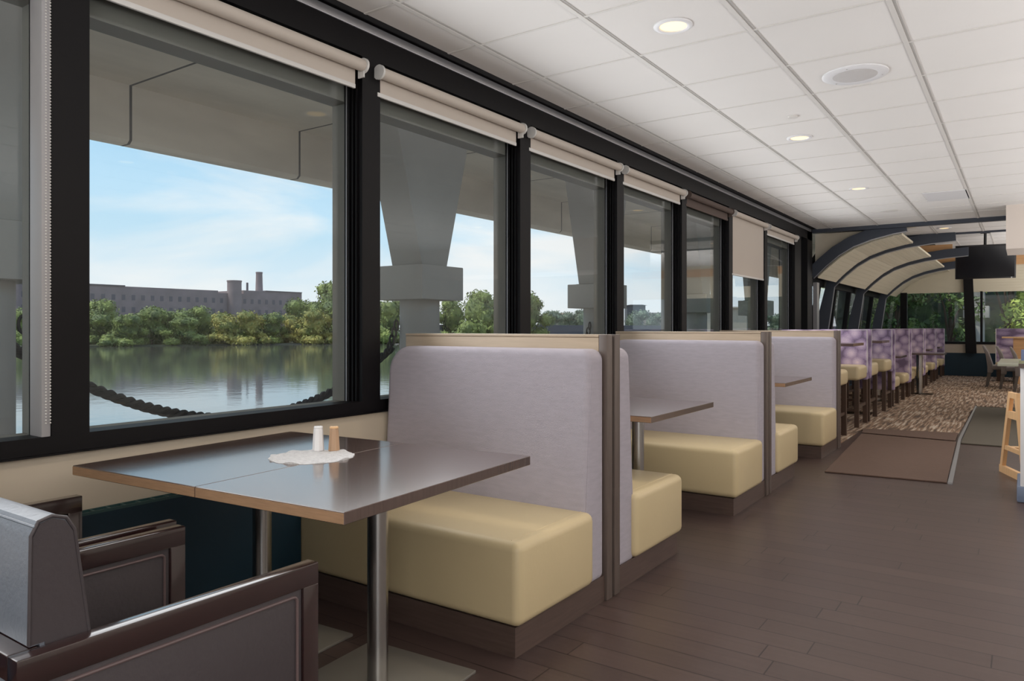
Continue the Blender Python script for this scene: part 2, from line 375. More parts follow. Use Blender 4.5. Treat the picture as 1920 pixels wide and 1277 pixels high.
# windows on the left wall
mul = [-.12, 1.306, 2.75, 4.168, 5.584, 6.98, 8.385, 9.78, 11.55]
for i in range(1, len(mul)):
    y0 = mul[i-1]; y1 = mul[i]; w = .125 if i < 8 else .36
    wn = thing('window_%d' % i, ['unused', 'partly visible window at the left edge of the photo', 'large window beside the near table facing the factory', 'window behind the nearest booth partition', 'window above the second booth table with the second pier outside', 'window between the second and third booth partitions', 'window under the short brown roller blind', 'window under the long lowered roller blind', 'last window before the arched room'][i], 'window', kind='structure')
    f = B()
    bx(f, -2.83, XW, y1-w, y1, ZS, 2.574)                 # mullion
    for q in range(4): bx(f, -2.76-.02*q-.008, -2.76-.02*q, y1-w-.012-.006*q, y1-w+.001, ZS+.06, 2.57)   # stepped jamb beads
    bx(f, -2.83, XW, y0, y1-w, ZS, ZS+.062)               # bottom rail
    obj('frame', f, M_black, wn)
    box('pane', -2.826, -2.820, y0, y1-w, ZS+.062, 2.574, M_glass, wn)
    s = B(); bx(s, -2.93, -2.832, y0, y1-w, ZS, ZS+.058); obj('outer_sill', s, M_greyout, wn)
    o_ = B(); bx(o_, -2.945, -2.832, y1-w-.004, y1+.02, ZS, 2.60); bx(o_, -2.945, -2.832, y0, y1-w, 2.355, 2.60)
    obj('outer_frame', o_, M_greyout, wn)
    if i == 1:
        ch = B(); bx(ch, -2.83, -2.733, y1-w-.03, y1-w-.0005, ZS+.06, 2.57, .004); obj('side_channel', ch, mat('channel_paint', srgb(168, 166, 168), .4), wn, True)
    else:
        box('edge_bead', -2.817, -2.813, y1-w-.030, y1-w-.024, ZS+.062, 2.5, M_alu, wn)

# roller blinds
def blind(y0, y1, zb, m, label, chain=True):
    t = thing('roller_blind', label, 'blind', (XW+.03, (y0+y1)/2, 2.512), group='roller blinds on the left windows')
    h = (y1-y0)/2
    tube_b = tube(B(), [(0, -h, 0), (0, h, 0)], .030, 20); obj('roller', tube_b, m, t, True)
    box('fabric', -.034, -.031, -h+.01, h-.02, zb-2.512, 0, m, t)
    box('hem_bar', -.040, -.026, -h+.01, h-.02, zb-2.512-.022, zb-2.512, m if m is M_blindd else M_white, t, .003)
    for s in (-1, 1):
        br = B(); lathe(br, [(0, 0), (.038, 0), (.038, .012), (0, .012)], n=20)
        bmesh.ops.rotate(br, verts=br.verts, cent=(0, 0, 0), matrix=Matrix.Rotation(PI/2, 3, 'X'))
        bmesh.ops.translate(br, verts=br.verts, vec=(0, s*h+(.012 if s > 0 else 0), 0))
        bx(br, -.028, .012, s*h-.004, s*h+.004, -.06 if s > 0 else -.03, .028)
        obj('bracket', br, M_white if m is not M_blindd else M_blindd, t, True)
    return t
BL = ['pale roller blind rolled up over the large near window', 'pale roller blind above the nearest booth partition', 'pale roller blind over the window with the second pier',
      'pale roller blind between the second pier and the brown blind', 'brown roller blind, short and darker than its neighbours', 'pale roller blind pulled about a third of the way down', 'last pale rolled up blind beside the arched room']
zb = [2.42, 2.42, 2.42, 2.42, 2.43, 1.83, 2.43]
for i in range(1, 8):
    y0 = mul[i]-.03; y1 = mul[i+1]-(.125 if i < 7 else .36)
    blind(y0, y1-.028, zb[i-1], M_blindd if i == 5 else M_blind, BL[i-1])
# bead chain of the first blind, hanging by the first mullion
cb = B()
for k_ in range(150):
    z = 2.45-k_*.0105
    bmesh.ops.create_icosphere(cb, subdivisions=1, radius=.0032, matrix=Matrix.Translation((XW+.012, 1.172, z)))
    if k_ % 1 == 0: bmesh.ops.create_icosphere(cb, subdivisions=1, radius=.0032, matrix=Matrix.Translation((XW+.012, 1.158, z)))
tag(obj('bead_chain', cb, M_white), 'white bead chain hanging beside the leftmost black mullion', 'chain')

# teal convector covers
for a, b, lab in ((-3.1, 2.2, 'teal heater cover with a slotted top behind the armchairs'), (3.83, 4.70, 'teal heater cover behind the second booth table'), (6.32, 7.2, 'teal heater cover behind the third booth table'), (8.2, YB, 'teal heater cover behind the bar stools')):
    hc = B(); bx(hc, XW+.003, XW+.05, a, b, 0, .555); o = obj('heater_cover', hc, M_teal)
    tag(o, lab, 'heater cover')
    gr = B(); bx(gr, XW+.003, XW+.006, a, b, .555, .565); bx(gr, XW+.044, XW+.05, a, b, .555, .565)
    y = a
    while y < b: bx(gr, XW+.006, XW+.044, y, y+.007, .555, .564); y += .055
    obj('grille', gr, mat('grille_teal', srgb(52, 82, 82), .5) if 'grille_teal' not in MATS else MATS['grille_teal'], o)

# ------------------------------------------------------------ arched room beyond
struct(box('trim_5', XW, 4.5, YB, YB+.10, ZC-.055, ZC+.02, M_rib), 'slate grey beam across the ceiling before the arched room', 'trim')
struct(box('trim_6', -1.6, 4.5, 13.96, 14.0, ZC-.03, 3.1, M_rib), 'dark edge of the dropped ceiling before the raised ceiling', 'trim')
curve = [(-2.73, 1.92), (-2.55, 2.10), (-2.36, 2.26), (-2.15, 2.385), (-1.90, 2.475), (-1.60, 2.545), (-1.25, 2.59), (-.88, 2.615)]
def cz(x):
    for (a, za), (b, zb_) in zip(curve, curve[1:]):
        if a <= x <= b: return za+(zb_-za)*(x-a)/(b-a)
    return curve[-1][1]
def rib(y, xend, leg, zoff, label, x_shift=0, w=.10):
    t = thing('arched_rib', label, 'arch rib', (x_shift, y, 0), group='arched ribs')
    pts = [p for p in curve if p[0] < xend]; pts.append((xend, cz(xend)))
    pin = [(x, z+zoff) for x, z in pts]; D = .165; po = []
    for i, p in enumerate(pin):
        a = pin[max(0, i-1)]; b = pin[min(len(pin)-1, i+1)]; d = Vector((b[0]-a[0], b[1]-a[1])).normalized()
        po.append((p[0]-d.y*D, p[1]+d.x*D))
    obj('beam', prism(B(), pin+po[::-1], 'y', 0, w), M_rib, t)
    st = [(x, z-.014) for x, z in pin]
    obj('edge_strip', prism(B(), pin+st[::-1], 'y', .002, .02), M_alu, t)
    if leg:
        lg = [(pin[0][0], pin[0][1]), (-2.80, 1.40), (-2.86, 1.0), (-2.92, .02), (-3.12, .02), (-3.06, 1.0), (-3.0, 1.40), (po[0][0]+.0, po[0][1])]
        obj('leg', prism(B(), lg, 'y', 0, w), M_rib, t)
        obj('leg_strip', prism(B(), [(pin[0][0], pin[0][1]), (-2.80, 1.40), (-2.86, 1.0), (-2.845, 1.0), (-2.785, 1.40), (pin[0][0]+.016, pin[0][1])], 'y', .002, .02), M_alu, t)
    return t
rib(12.36, -1.42, False, .075, 'short arched rib nearest the camera, ending at the ceiling beam')
rib(13.9, -.89, True, 0, 'second arched rib, its tip carrying spotlights above')
rib(16.8, -.87, True, -.01, 'third arched rib whose tip crosses the television')
rib(19.85, -.89, True, -.01, 'farthest arched rib, nearest the end windows')
def slats(y0, y1, label, z0off):
    bm = B(); n = 20; xs = [-2.70+(1.20)*i/n for i in range(n+1)]
    for a, b in zip(xs, xs[1:]):
        za, zb_ = cz(a)+z0off, cz(b)+z0off
        prism(bm, [(a+.003, za+.001), (b-.003, zb_-.001), (b-.003, zb_+.02), (a+.003, za+.021)], 'y', y0, y1)
    prism(bm, [(x, cz(x)+z0off+.014) for x in xs]+[(x, cz(x)+z0off+.03) for x in xs[::-1]], 'y', y0, y1)
    return tag(obj('slatted_panel', bm, M_creamp), label, 'ceiling panel', 'curved slatted panels between the ribs')
slats(12.50, 13.89, 'curved cream slatted panel between the nearest two arched ribs', .05)
slats(14.01, 16.79, 'curved cream slatted panel between the second and third ribs', .05)
slats(16.91, 19.84, 'curved cream slatted panel between the third and farthest ribs', .05)
slats(19.96, YE-.02, 'curved cream slatted panel behind the farthest rib', .05)
# cheek wall over the first rib
ck = [(x, cz(x)+.19) for x in [-2.73+.13*i for i in range(0, 11)]]
struct(obj('wall_cheek', prism(B(), ck+[(-1.3, ZC-.05), (-2.73, ZC-.05)], 'y', YB+.215, YB+.235), mat('cheek', srgb(214, 204, 184), .8)), 'cream wall triangle above the nearest arched rib', 'wall')
# outer shell of the arch, end wall, sloped glazing
sh = [(-3.12, .75), (-3.05, 1.2), (-2.98, 1.95)]+[(x-.12, cz(x)+.30) for x, z in curve[1:6]]+[(-1.6, 3.05)]
so = [(x-.04, z+.04) for x, z in sh]
struct(obj('wall_arch_roof', prism(B(), sh[2:]+so[2:][::-1], 'y', YB+.26, YE, 0), M_black), 'dark outer skin of the arched roof', 'wall')
struct(box('wall_arch_base', -3.16, -3.08, YB, YE, -.1, .80, M_teal), 'low teal wall under the sloping windows of the arched room', 'wall')
ws = thing('window_9', 'sloping windows behind the legs of the arched ribs', 'window', kind='structure')
fr = B()
for y in (12.3, 13.7, 15.1, 16.5, 17.9, 19.3, 20.7, 21.3):
    prism(fr, [(-3.14, .80), (-3.06, .80), (-2.92, 1.95), (-3.0, 1.95)], 'y', y, y+.10)
bx(fr, -3.15, -3.05, YB, YE, .80, .86); bx(fr, -3.02, -2.90, YB, YE, 1.93, 2.05)
obj('frame', fr, M_black, ws)
obj('pane', prism(B(), [(-3.10, .86), (-3.094, .86), (-2.964, 1.93), (-2.97, 1.93)], 'y', YB+.02, YE), M_glass, ws)
struct(box('trim_7', -3.16, XW, YB-.30, YB+.02, -.1, 2.75, M_black), 'black corner post between window wall and arched room', 'trim')
struct(box('trim_8', XW+.001, XW+.06, YB+.06, YB+.22, 0, 1.92, M_alu), 'pale grey post at the start of the arched room', 'trim')
bd = B(); bx(bd, -1.7, -1.14, 16.88, 16.91, 2.62, 2.85); tag(obj('wood_fascia', bd, M_board), 'orange wooden board above the third rib', 'fascia board', 'orange fascia boards')
bd = B(); bx(bd, -1.7, -1.14, 19.93, 19.96, 2.62, 2.85); tag(obj('wood_fascia', bd, M_board), 'orange wooden board above the farthest rib', 'fascia board', 'orange fascia boards')
# end wall
struct(box('wall_end', -3.1, 4.5, YE, YE+.1, -.1, .58, M_teal), 'dark teal lower part of the end wall', 'wall')
struct(box('wall_end_band', -3.1, 4.5, YE, YE+.1, .58, .80, M_cream), 'cream band under the end windows', 'wall')
eg = B(); prism(eg, [(-2.95, 2.08), (4.5, 2.08), (4.5, 3.1), (-1.6, 3.1), (-2.6, 2.7)], 'y', YE, YE+.1)
for q in range(14): bx(eg, -2.6+.0*q, 4.5, YE-.008, YE, 2.10+.068*q, 2.155+.068*q)
struct(obj('wall_end_gable', eg, M_creamp), 'cream slatted gable over the end windows', 'wall')
we = thing('window_10', 'wide end windows looking onto trees', 'window', kind='structure')
fr = B(); bx(fr, -3.1, 4.5, YE-.02, YE+.1, .80, .86); bx(fr, -2.60, -2.45, YE-.03, YE+.1, .8, 2.1); bx(fr, -.86, -.81, YE-.0, YE+.1, .8, 2.1)
bx(fr, 1.2, 1.4, YE-.03, YE+.1, .8, 2.1)
obj('frame', fr, M_black, we); box('pane', -3.1, 4.5, YE+.05, YE+.056, .86, 2.08, M_glass, we)
pl = B(); prism(pl, [(-1.16, .58), (-.93, .58), (-1.0, 2.2), (-1.02, 2.75), (-1.22, 2.75), (-1.20, 2.2)], 'y', YE-.14, YE-.03)
struct(obj('trim_9', pl, M_black), 'black post in the middle of the end windows', 'trim')
struct(box('trim_10', -.3, 4.5, YE-.04, YE-.01, 2.72, 2.95, M_board), 'orange wooden board high on the end wall', 'trim')
# bulkhead at the right
struct(box('wall_bulkhead', -.175, 4.5, 11.2, 12.24, 2.20, 2.75, mat('bulkhead', srgb(216, 205, 196), .8)), 'pale dropped bulkhead at the right edge of the photo', 'wall')

# television
tv = thing('television', 'black flat television hanging from the ceiling, tilted slightly down', 'television', (-.60, 17.05, 2.82), math.radians(6))
tv.rotation_euler = (math.radians(9), 0, math.radians(6))
tvb = box('bezel', -.50, .50, -.03, .03, -.66, .0, M_tvb, tv, .006); tvs = box('screen', -.475, .475, -.034, -.029, -.63, -.03, M_tv, tv)
lg = B(); lathe(lg, [(0, 0), (.012, 0), (.012, .004), (0, .004)], (0.43, 0, 0), 12); bmesh.ops.rotate(lg, verts=lg.verts, cent=(.43, 0, 0), matrix=Matrix.Rotation(PI/2, 3, 'X')); bmesh.ops.translate(lg, verts=lg.verts, vec=(0, -.031, -.645)); obj('power_light', lg, M_alu, tv)
mt = B(); tube(mt, [(0, .06, -.3), (0, .06, .23)], .025, 10); bx(mt, -.12, .12, .03, .07, -.45, -.2); bx(mt, -.08, .08, 0, .12, .215, .23); obj('mount', mt, M_tvb, tv)

# ------------------------------------------------------------ ceiling fittings
def downlight(x, y, z, r, label, power):
    t = thing('downlight', label, 'ceiling light', (x, y, z), group='round ceiling downlights')
    rg = B(); lathe(rg, [(r, .0), (r, -.006), (r*.86, -.012), (r*.72, -.008), (r*.68, -.002), (r*.66, 0)], n=40); obj('trim_ring', rg, M_white2, t, True)
    ln = B(); lathe(ln, [(r*.68, -.0035), (0, -.0035)], n=32); obj('lens', ln, M_glow, t)
    d = bpy.data.lights.new('downlight_lamp', 'SPOT'); d.energy = power; d.color = (1, .86, .68); d.spot_size = 2.2; d.spot_blend = .8; d.shadow_soft_size = .06
    o = bpy.data.objects.new('downlight_lamp', d); COL.objects.link(o); o.parent = t; o.location = (0, 0, -.03)
    return t
downlight(-1.468, 3.566, ZC, .098, 'nearest round ceiling downlight, lit warm', 32)
downlight(-1.49, 6.25, ZC, .098, 'second round ceiling downlight from the camera', 32)
downlight(-1.494, 8.9, ZC, .098, 'third round ceiling downlight, before the arched room', 32)
downlight(-1.0, 13.2, ZC, .098, 'downlight just beyond the slate ceiling beam', 25)
downlight(-.98, 17.6-1.5, 3.05, .10, 'left downlight in the raised ceiling above the television', 25)
downlight(-.33, 17.6-1.5, 3.05, .10, 'right downlight in the raised ceiling above the television', 25)
for yy, lb in ((.9, 'downlight in the ceiling above the nearest armchair'), (-1.7, 'downlight in the ceiling behind the camera')): downlight(-1.47, yy, ZC, .098, lb, 34)
for yy, lb in ((.9, 'nearest'), (3.6, 'second'), (6.3, 'third'), (9.0, 'farthest')): downlight(1.2, yy, ZC, .098, lb+' downlight over the unseen right side of the room', 30)
sp = thing('ceiling_speaker', 'large round white speaker in the ceiling', 'speaker', (-.84, 4.88, ZC))
rg = B(); lathe(rg, [(.185, 0), (.185, -.006), (.175, -.011), (.125, -.010)], n=48); obj('rim', rg, M_white2, sp, True)
gp = B(); lathe(gp, [(.125, -.010), (.11, -.014), (0, -.017)], n=48); obj('grille', gp, M_spk, sp, True)
for a in (.4, 2.5, 4.6):
    s_ = B(); lathe(s_, [(.004, -.012), (.004, -.015), (0, -.015)], (.155*math.cos(a), .155*math.sin(a), 0), 8); obj('screw', s_, M_spk, sp)
s2 = thing('ceiling_speaker', 'small round grey speaker in the ceiling near the arched room', 'speaker', (-1.45, 10.85, ZC))
rg = B(); lathe(rg, [(.10, 0), (.10, -.006), (.07, -.012), (0, -.012)], n=32); obj('rim', rg, M_grid, s2, True)
ah = B(); bx(ah, -.95, -.52, 9.65, 10.3, ZC-.006, ZC+.001); tag(obj('access_panel', ah, M_white2), 'square white access panel in the ceiling', 'panel')
sdn = B(); lathe(sdn, [(.035, 0), (.035, -.01), (0, -.012)], (-1.38, 5.6, ZC), 20); tag(obj('sprinkler_cap', sdn, M_grid, None, True), 'small round sprinkler cap between the first two downlights', 'sprinkler')

# ------------------------------------------------------------ booths
def rounded(x0, x1, z0, z1, rl, rr, n=8):
    p = [(x0, z0), (x1, z0)]
    for i in range(n+1): a = PI/2*i/n; p.append((x1-rr+rr*math.cos(a), z1-rr+rr*math.sin(a)))
    for i in range(n+1): a = PI/2+PI/2*i/n; p.append((x0+rl+rl*math.cos(a), z1-rl+rl*math.sin(a)))
    return p
XR = -1.525; XL = -2.715
def make_bench(depth):
    """faces -Y, back plane at y=0; x relative to aisle end"""
    t = bpy.data.objects.new('booth_bench', None); COL.objects.link(t)
    L = XL-XR
    s = B(); bx(s, L, .03, -depth-.02, -.14, .115, .425, .035, 4)
    for v in s.verts:                                         # crown on the cushion top, slight bulge
        if v.co.z > .40:
            v.co.z += .012*math.sin(PI*min(1, max(0, (v.co.x-L)/(-L))))*math.sin(PI*min(1, max(0, (-v.co.y-.14)/(depth-.12))))
    seat = obj('seat', s, M_vinyl, t, True)
    zs = [(L+.01, -depth-.02-.001), (.02, -depth-.021)]
    seam = B(); tube(seam, [(-.024, -depth+.012, .4245), (-.024, -.17, .4245)], .0020, 6); obj('seam', seam, M_vinyl, seat, True)
    b = B(); prism(b, rounded(L, 0, .10, 1.115, .13, .05), 'y', 0, -.185, .03, 4)
    for v in b.verts:
        f = max(0, min(1, (v.co.z-.3)/.8))
        if v.co.y < -.08: v.co.y += .055*f
    obj('backrest', b, M_lav, t, True)
    sp_ = B(); tube(sp_, [(-.004, -.165+.055*max(0, min(1, (z-.3)/.8)), z) for z in (.13, .3, .5, .7, .9, 1.05)], .003, 6); obj('piping', sp_, M_lav, t, True)
    box('base', L, 0, -depth, 0, 0, .112, M_kick, t)
    return t
def set_bench(b, y, rz, label):
    b.location = (XR if rz == 0 else XR, y, 0); tag(b, label, 'booth bench', 'booth benches along the windows'); return b
def flip_bench(b):   # mirror in Y so it faces +Y (mesh copies)
    c = b.copy(); COL.objects.link(c)
    def rec(src, par):
        for k in kids(src):
            m_ = k.data.copy(); bmm = bmesh.new(); bmm.from_mesh(m_)
            for v in bmm.verts: v.co.y = -v.co.y
            bmesh.ops.reverse_faces(bmm, faces=bmm.faces[:]); bmm.to_mesh(m_); bmm.free()
            q = k.copy(); q.data = m_; COL.objects.link(q); q.parent = par; rec(k, q)
    rec(b, c); return c
bA = make_bench(.70); bB = flip_bench(bA)
PY = [(2.925, 3.057), (5.40, 5.53), (7.90, 8.03)]
set_bench(bA, PY[0][0], 0, 'nearest booth bench with cream seat, beside the near table'); set_bench(bB, PY[0][1], 0, 'booth bench behind the nearest partition, seen only at its end')
b2 = dup(bA); set_bench(b2, PY[1][0], 0, 'booth bench facing the camera behind the second booth table')
b3 = dup(bB); set_bench(b3, PY[1][1], 0, 'booth bench behind the second partition, only its end showing')
b4 = dup(bA); set_bench(b4, PY[2][0], 0, 'farthest booth bench, just before the bar stools')
PL = ['nearest wooden booth partition with pale top rail', 'second wooden booth partition from the camera', 'third wooden booth partition, next to the bar stools']
for (a, b), lab in zip(PY, PL):
    t = thing('booth_partition', lab, 'partition', (0, (a+b)/2, 0), group='booth partitions'); h = (b-a)/2-.001
    box('panel', XL, XR-.03, -h, h, 0, 1.165, M_part, t, .003); box('top_rail', XL, XR-.03, -h-.002, h+.002, 1.166, 1.178, M_part, t, .002)
    box('end_post', XR-.029, XR+.012, -h, -.010, 0, 1.178, M_post, t, .003); box('end_post', XR-.029, XR+.012, .010, h, 0, 1.178, M_post, t, .003)
    box('groove', XR-.029, XR+.002, -.009, .009, 0, 1.17, M_black, t)

# ------------------------------------------------------------ tables
def make_table(hx, hy, z, pole_r=.035, plate=.225, name='pedestal_table', top=M_top, edge=True, off=(0, 0)):
    t = bpy.data.objects.new(name, None); COL.objects.link(t)
    tb = B(); bx(tb, -hx, hx, -hy, hy, z-.032, z, .0015, 1); tp = obj('tabletop', tb, top, t)
    if edge: eb = box('front_edge', -hx+.001, hx-.001, -hy-.0012, -hy+.001, z-.030, z-.003, M_edge, tp)
    lp = B(); lathe(lp, [(pole_r, .012), (pole_r, z-.033)], off+(0,), n=32); obj('pole', lp, M_steel, t, True)
    fl = B(); lathe(fl, [(0, z-.040), (.11, z-.040), (.11, z-.033), (0, z-.033)], off+(0,), n=24); obj('mounting_plate', fl, M_plate, t)
    box('base_plate', off[0]-plate, off[0]+plate, off[1]-plate, off[1]+plate, 0, .012, M_plate, t, .003)
    return t
TG = 'walnut pedestal tables along the windows'
A0 = math.radians(3.8)
t1 = make_table(.2865, .466, .755, plate=.24, off=(-.10, .10)); tag(t1, 'walnut topped pedestal table nearest the aisle, in the foreground', 'table', TG)
t1.rotation_euler = (0, 0, A0); t1.location = (-1.69, 1.705, 0)
t2 = make_table(.315, .466, .755, plate=.24, off=(-.08, .11)); tag(t2, 'walnut topped pedestal table beside the window, with shakers on it', 'table', TG)
t2.rotation_euler = (0, 0, A0); t2.location = (-1.69-.604*math.cos(A0), 1.705-.604*math.sin(A0), 0)
t3 = make_table(.2865, .46, .755, plate=.16); tag(t3, 'aisle side table between the second pair of booth benches', 'table', TG); t3.location = (-1.84, 3.95, 0)
t4 = dup(t3, (-1.84-.58, 3.95, 0), 0, 'window side table between the second pair of booth benches')
t5 = dup(t3, (-1.88, 6.68, 0), 0, 'aisle side table in front of the farthest booth bench')
t6 = dup(t3, (-2.46, 6.68, 0), 0, 'window side table in front of the farthest booth bench')
# small black cruet on table 3
cb = B(); lathe(cb, [(0, 0), (.022, 0), (.02, .01), (.012, .018), (0, .02)], n=16); tag(obj('napkin_weight', cb, M_black, None, True, (-2.30, 4.30, .755)), 'small dark object lying on the second booth table', 'ornament')

# doily and shakers
dl = B(); n = 96; R0 = .142
for k_ in range(3):
    pass
ce = dl.verts.new((0, 0, .004)); ringp = None
for fr_, zz in ((.3, .003), (.6, .005), (.85, .0035), (1.0, .002)):
    ring = []
    for j in range(n):
        a = 2*PI*j/n; r = R0*fr_*(1+(.035*abs(math.sin(a*9)) if fr_ == 1 else 0)); w = .004*math.sin(a*9)*fr_**3+.002*math.sin(a*5+1)*fr_
        ring.append(dl.verts.new((r*math.cos(a), r*math.sin(a), zz+max(w, -.001))))
    for j in range(n):
        if ringp: dl.faces.new([ringp[j], ringp[(j+1) % n], ring[(j+1) % n], ring[j]])
        else: dl.faces.new([ce, ring[j], ring[(j+1) % n]])
    ringp = ring
sk = [dl.verts.new((v.co.x, v.co.y, .0002)) for v in ringp]
for j in range(n): dl.faces.new([ringp[j], sk[j], sk[(j+1) % n], ringp[(j+1) % n]])
tag(obj('doily', dl, M_lace, None, True, (-2.055, 1.735, .755)), 'round white lace doily with scalloped edge on the near table', 'doily')
def shaker(x, y, m, label, rz):
    t = thing('salt_shaker' if m is M_white2 else 'pepper_shaker', label, 'shaker', (x, y, .7595), rz, 'pair of shakers on the doily')
    b = B(); prof = [(0, 0), (.0205, 0), (.0215, .003), (.020, .030), (.017, .075), (.0155, .082)]
    lathe(b, prof, n=8); obj('body', b, m, t, False)
    c = B(); lathe(c, [(.0155, .082), (.0165, .084), (.0150, .0885), (0, .0895)], n=16); cc = obj('cap', c, M_white2 if m is M_white2 else M_oak, t, True)
    for q in range(3):
        h = B(); lathe(h, [(.0012, .0888), (.0012, .0900), (0, .0900)], (.005*math.cos(q*2.1), .005*math.sin(q*2.1), 0), 6); obj('hole', h, M_black, cc)
M_shw = mat('turned_maple', srgb(176, 144, 116), .5, var=.1, vscale=20, stretch=(4, 4, .3))
shaker(-2.122, 1.821, M_white2, 'white faceted salt shaker on the lace doily', .2)
shaker(-2.070, 1.850, M_shw, 'light wooden pepper shaker on the lace doily', .4)

# ------------------------------------------------------------ armchairs
def make_armchair():
    t = bpy.data.objects.new('armchair', None); COL.objects.link(t)
    hw = .2975; y0 = -.32; y1 = .325; zt = .65
    for s in (-1, 1):
        xa, xb = sorted((s*hw, s*(hw-.038)))
        f = B()
        bx(f, xa, xb, y0, y1, zt-.052, zt, .003); bx(f, xa, xb, y1-.045, y1, 0, zt-.050, .003)
        bx(f, xa, xb, y0, y0+.05, 0, zt-.050, .003); bx(f, xa, xb, y0+.048, y1-.043, .20, .25, .003)
        fo = obj('arm_frame', f, M_chwood, t, True)
        pa, pb = sorted((s*(hw-.006), s*(hw-.032)))
        pn = box('side_panel', pa, pb, y0+.050, y1-.045, .25, zt-.052, M_leatherd, t, .004)
        for xx in ((s*(hw-.005)), (s*(hw-.033))):
            ya, yb, za, zb_ = y0+.066, y1-.060, .266, zt-.066; c = .012
            loop = []
            for cx, cy, a0 in ((yb-c, zb_-c, 0), (ya+c, zb_-c, PI/2), (ya+c, za+c, PI), (yb-c, za+c, 1.5*PI)):
                for q in range(5): a = a0+PI/2*q/4; loop.append((xx, cx+c*math.cos(a), cy+c*math.sin(a)))
            pp = B(); tube(pp, loop, .0038, 8, True); obj('piping', pp, M_pipe, pn, True)
    wi = hw-.038
    box('top_rail', -wi, wi, y0, y0+.05, zt-.045, zt, M_chwood, t, .003); box('cross_rail', -wi, wi, y0, y0+.03, .20, .25, M_chwood, t, .003); box('cross_rail', -wi, wi, y1-.05, y1-.02, .24, .29, M_chwood, t, .003)
    box('back_panel', -wi, wi, y0+.006, y0+.034, .25, zt-.046, M_leather, t, .004)
    st = B(); bx(st, -wi+.004, wi-.004, y0+.14, y1-.012, .29, .445, .025, 4); obj('seat', st, M_leatherd, t, True)
    bk = B(); prism(bk, [(y0+.035, zt+.002), (y0+.038, .845), (y0+.050, .868), (y0+.072, .874), (y0+.096, .866), (y0+.110, .842), (y0+.135, zt+.002), (y0+.155, .40), (y0+.052, .40), (y0+.052, zt+.002)], 'x', -wi+.002, wi-.002, .0)
    back = obj('backrest', bk, M_leather, t, True)
    for s in (-1, 1):
        pp = B(); x = s*(wi-.002)
        tube(pp, [(x, y0+.035, zt+.004), (x, y0+.038, .845), (x, y0+.050, .868), (x, y0+.072, .874), (x, y0+.096, .866), (x, y0+.110, .842), (x, y0+.135, zt+.002), (x, y0+.155, .45)], .0035, 8); obj('piping', pp, M_leatherd, back, True)
    for s in (-1, 1):
        gp_ = B(); prism(gp_, [(y0+.038, zt+.004), (y0+.041, .843), (y0+.052, .864), (y0+.072, .870), (y0+.093, .862), (y0+.107, .840), (y0+.132, zt+.004), (y0+.152, .45), (y0+.060, .45), (y0+.060, zt+.004)], 'x', *sorted((s*(wi-.004), s*(wi-.0005))))
        obj('side_gusset', gp_, M_leatherd, back)
    tp = B(); tube(tp, [(-wi, y0+.044, .860), (wi, y0+.044, .860)], .0025, 6); obj('top_seam', tp, M_leather, back, True)
    return t
ac = make_armchair(); ac.location = (-1.6825, .865, 0); tag(ac, 'cherry wood armchair with grey leather back, nearest the camera', 'armchair', 'armchairs at the near table')
dup(ac, (-2.3165, .885, 0), 0, 'second armchair, between the nearest armchair and the window wall')

# ------------------------------------------------------------ bar stools and chairs with purple flower backs
def make_purple(seat_z, thick, bar):
    """faces -Y, back at y=0"""
    t = bpy.data.objects.new('bar_stool' if bar else 'dining_chair', None); COL.objects.link(t); w = .28; d = .66
    st = B(); bx(st, -w, w, -d, -.10, seat_z-thick, seat_z, .04, 4); obj('seat', st, M_vinyl, t, True)
    bk = B(); bx(bk, -w-.002, w+.002, -.115, 0, seat_z-thick-.02, 1.187, .018, 3)
    obj('backrest', bk, M_flower, t, True)
    ed = B(); tube(ed, [(-w, -.112, seat_z-.1), (-w, -.112, 1.179), (w, -.112, 1.179), (w, -.112, seat_z-.1)], .004, 6); obj('piping', ed, M_white, t, True)
    zt = seat_z-thick+.01
    for sx in (-1, 1):
        for yy, lean in ((-d+.06, 0), (-.05, -.02)):
            lg = B(); x = sx*(w-.035)
            prism(lg, [(yy-.026, zt), (yy+.026, zt), (yy+.022-lean, 0), (yy-.022-lean, 0)], 'x', x-.026, x+.026, .002)
            obj('leg', lg, M_leg, t)
        if bar:
            sr = B(); x = sx*(w-.035); bx(sr, x-.012, x+.012, -d+.08, -.06, .24, .275); obj('stretcher', sr, M_leg, t)
    if bar:
        fr_ = B(); bx(fr_, -w+.05, w-.05, -d+.048, -d+.072, .20, .235); obj('footrest', fr_, M_leg, t)
    return t
XS = -1.60-.28
s0 = make_purple(.745, .17, True); s0.rotation_euler = (0, 0, PI); s0.location = (XS, 8.25, 0)
tag(s0, 'bar stool directly behind the third booth partition, facing away', 'bar stool', 'bar stools with purple flower backs')
dup(s0, (XS, 10.22, 0), 0, 'bar stool with purple flower back facing the camera, nearest the mat')
dup(s0, (XS, 10.34, 0), PI, 'bar stool back to back with the nearest camera facing stool')
dup(s0, (XS, 12.32, 0), 0, 'second camera facing bar stool with purple flower back')
d0 = make_purple(.44, .16, False); d0.rotation_euler = (0, 0, PI); d0.location = (XS, 12.46, 0)
tag(d0, 'low dining chair with tall purple back, right behind the bar stools', 'chair', 'dining chairs with tall purple flower backs')
for y, rz, lab in ((14.35, 0, 'tall backed purple dining chair facing the camera, left of the far pedestal table'),
                   (14.47, PI, 'tall backed purple dining chair with its back to the first camera facing one'),
                   (16.6, 0, 'purple dining chair behind the far pedestal table, facing the camera'),
                   (16.72, PI, 'purple dining chair facing the end windows beyond the far pedestal table'),
                   (18.95, 0, 'next to last purple dining chair facing the camera'),
                   (19.07, PI, 'last purple dining chair facing the end windows'),
                   (21.25, 0, 'farthest purple dining chair, standing against the end wall')): dup(d0, (XS, y, 0), rz, lab)
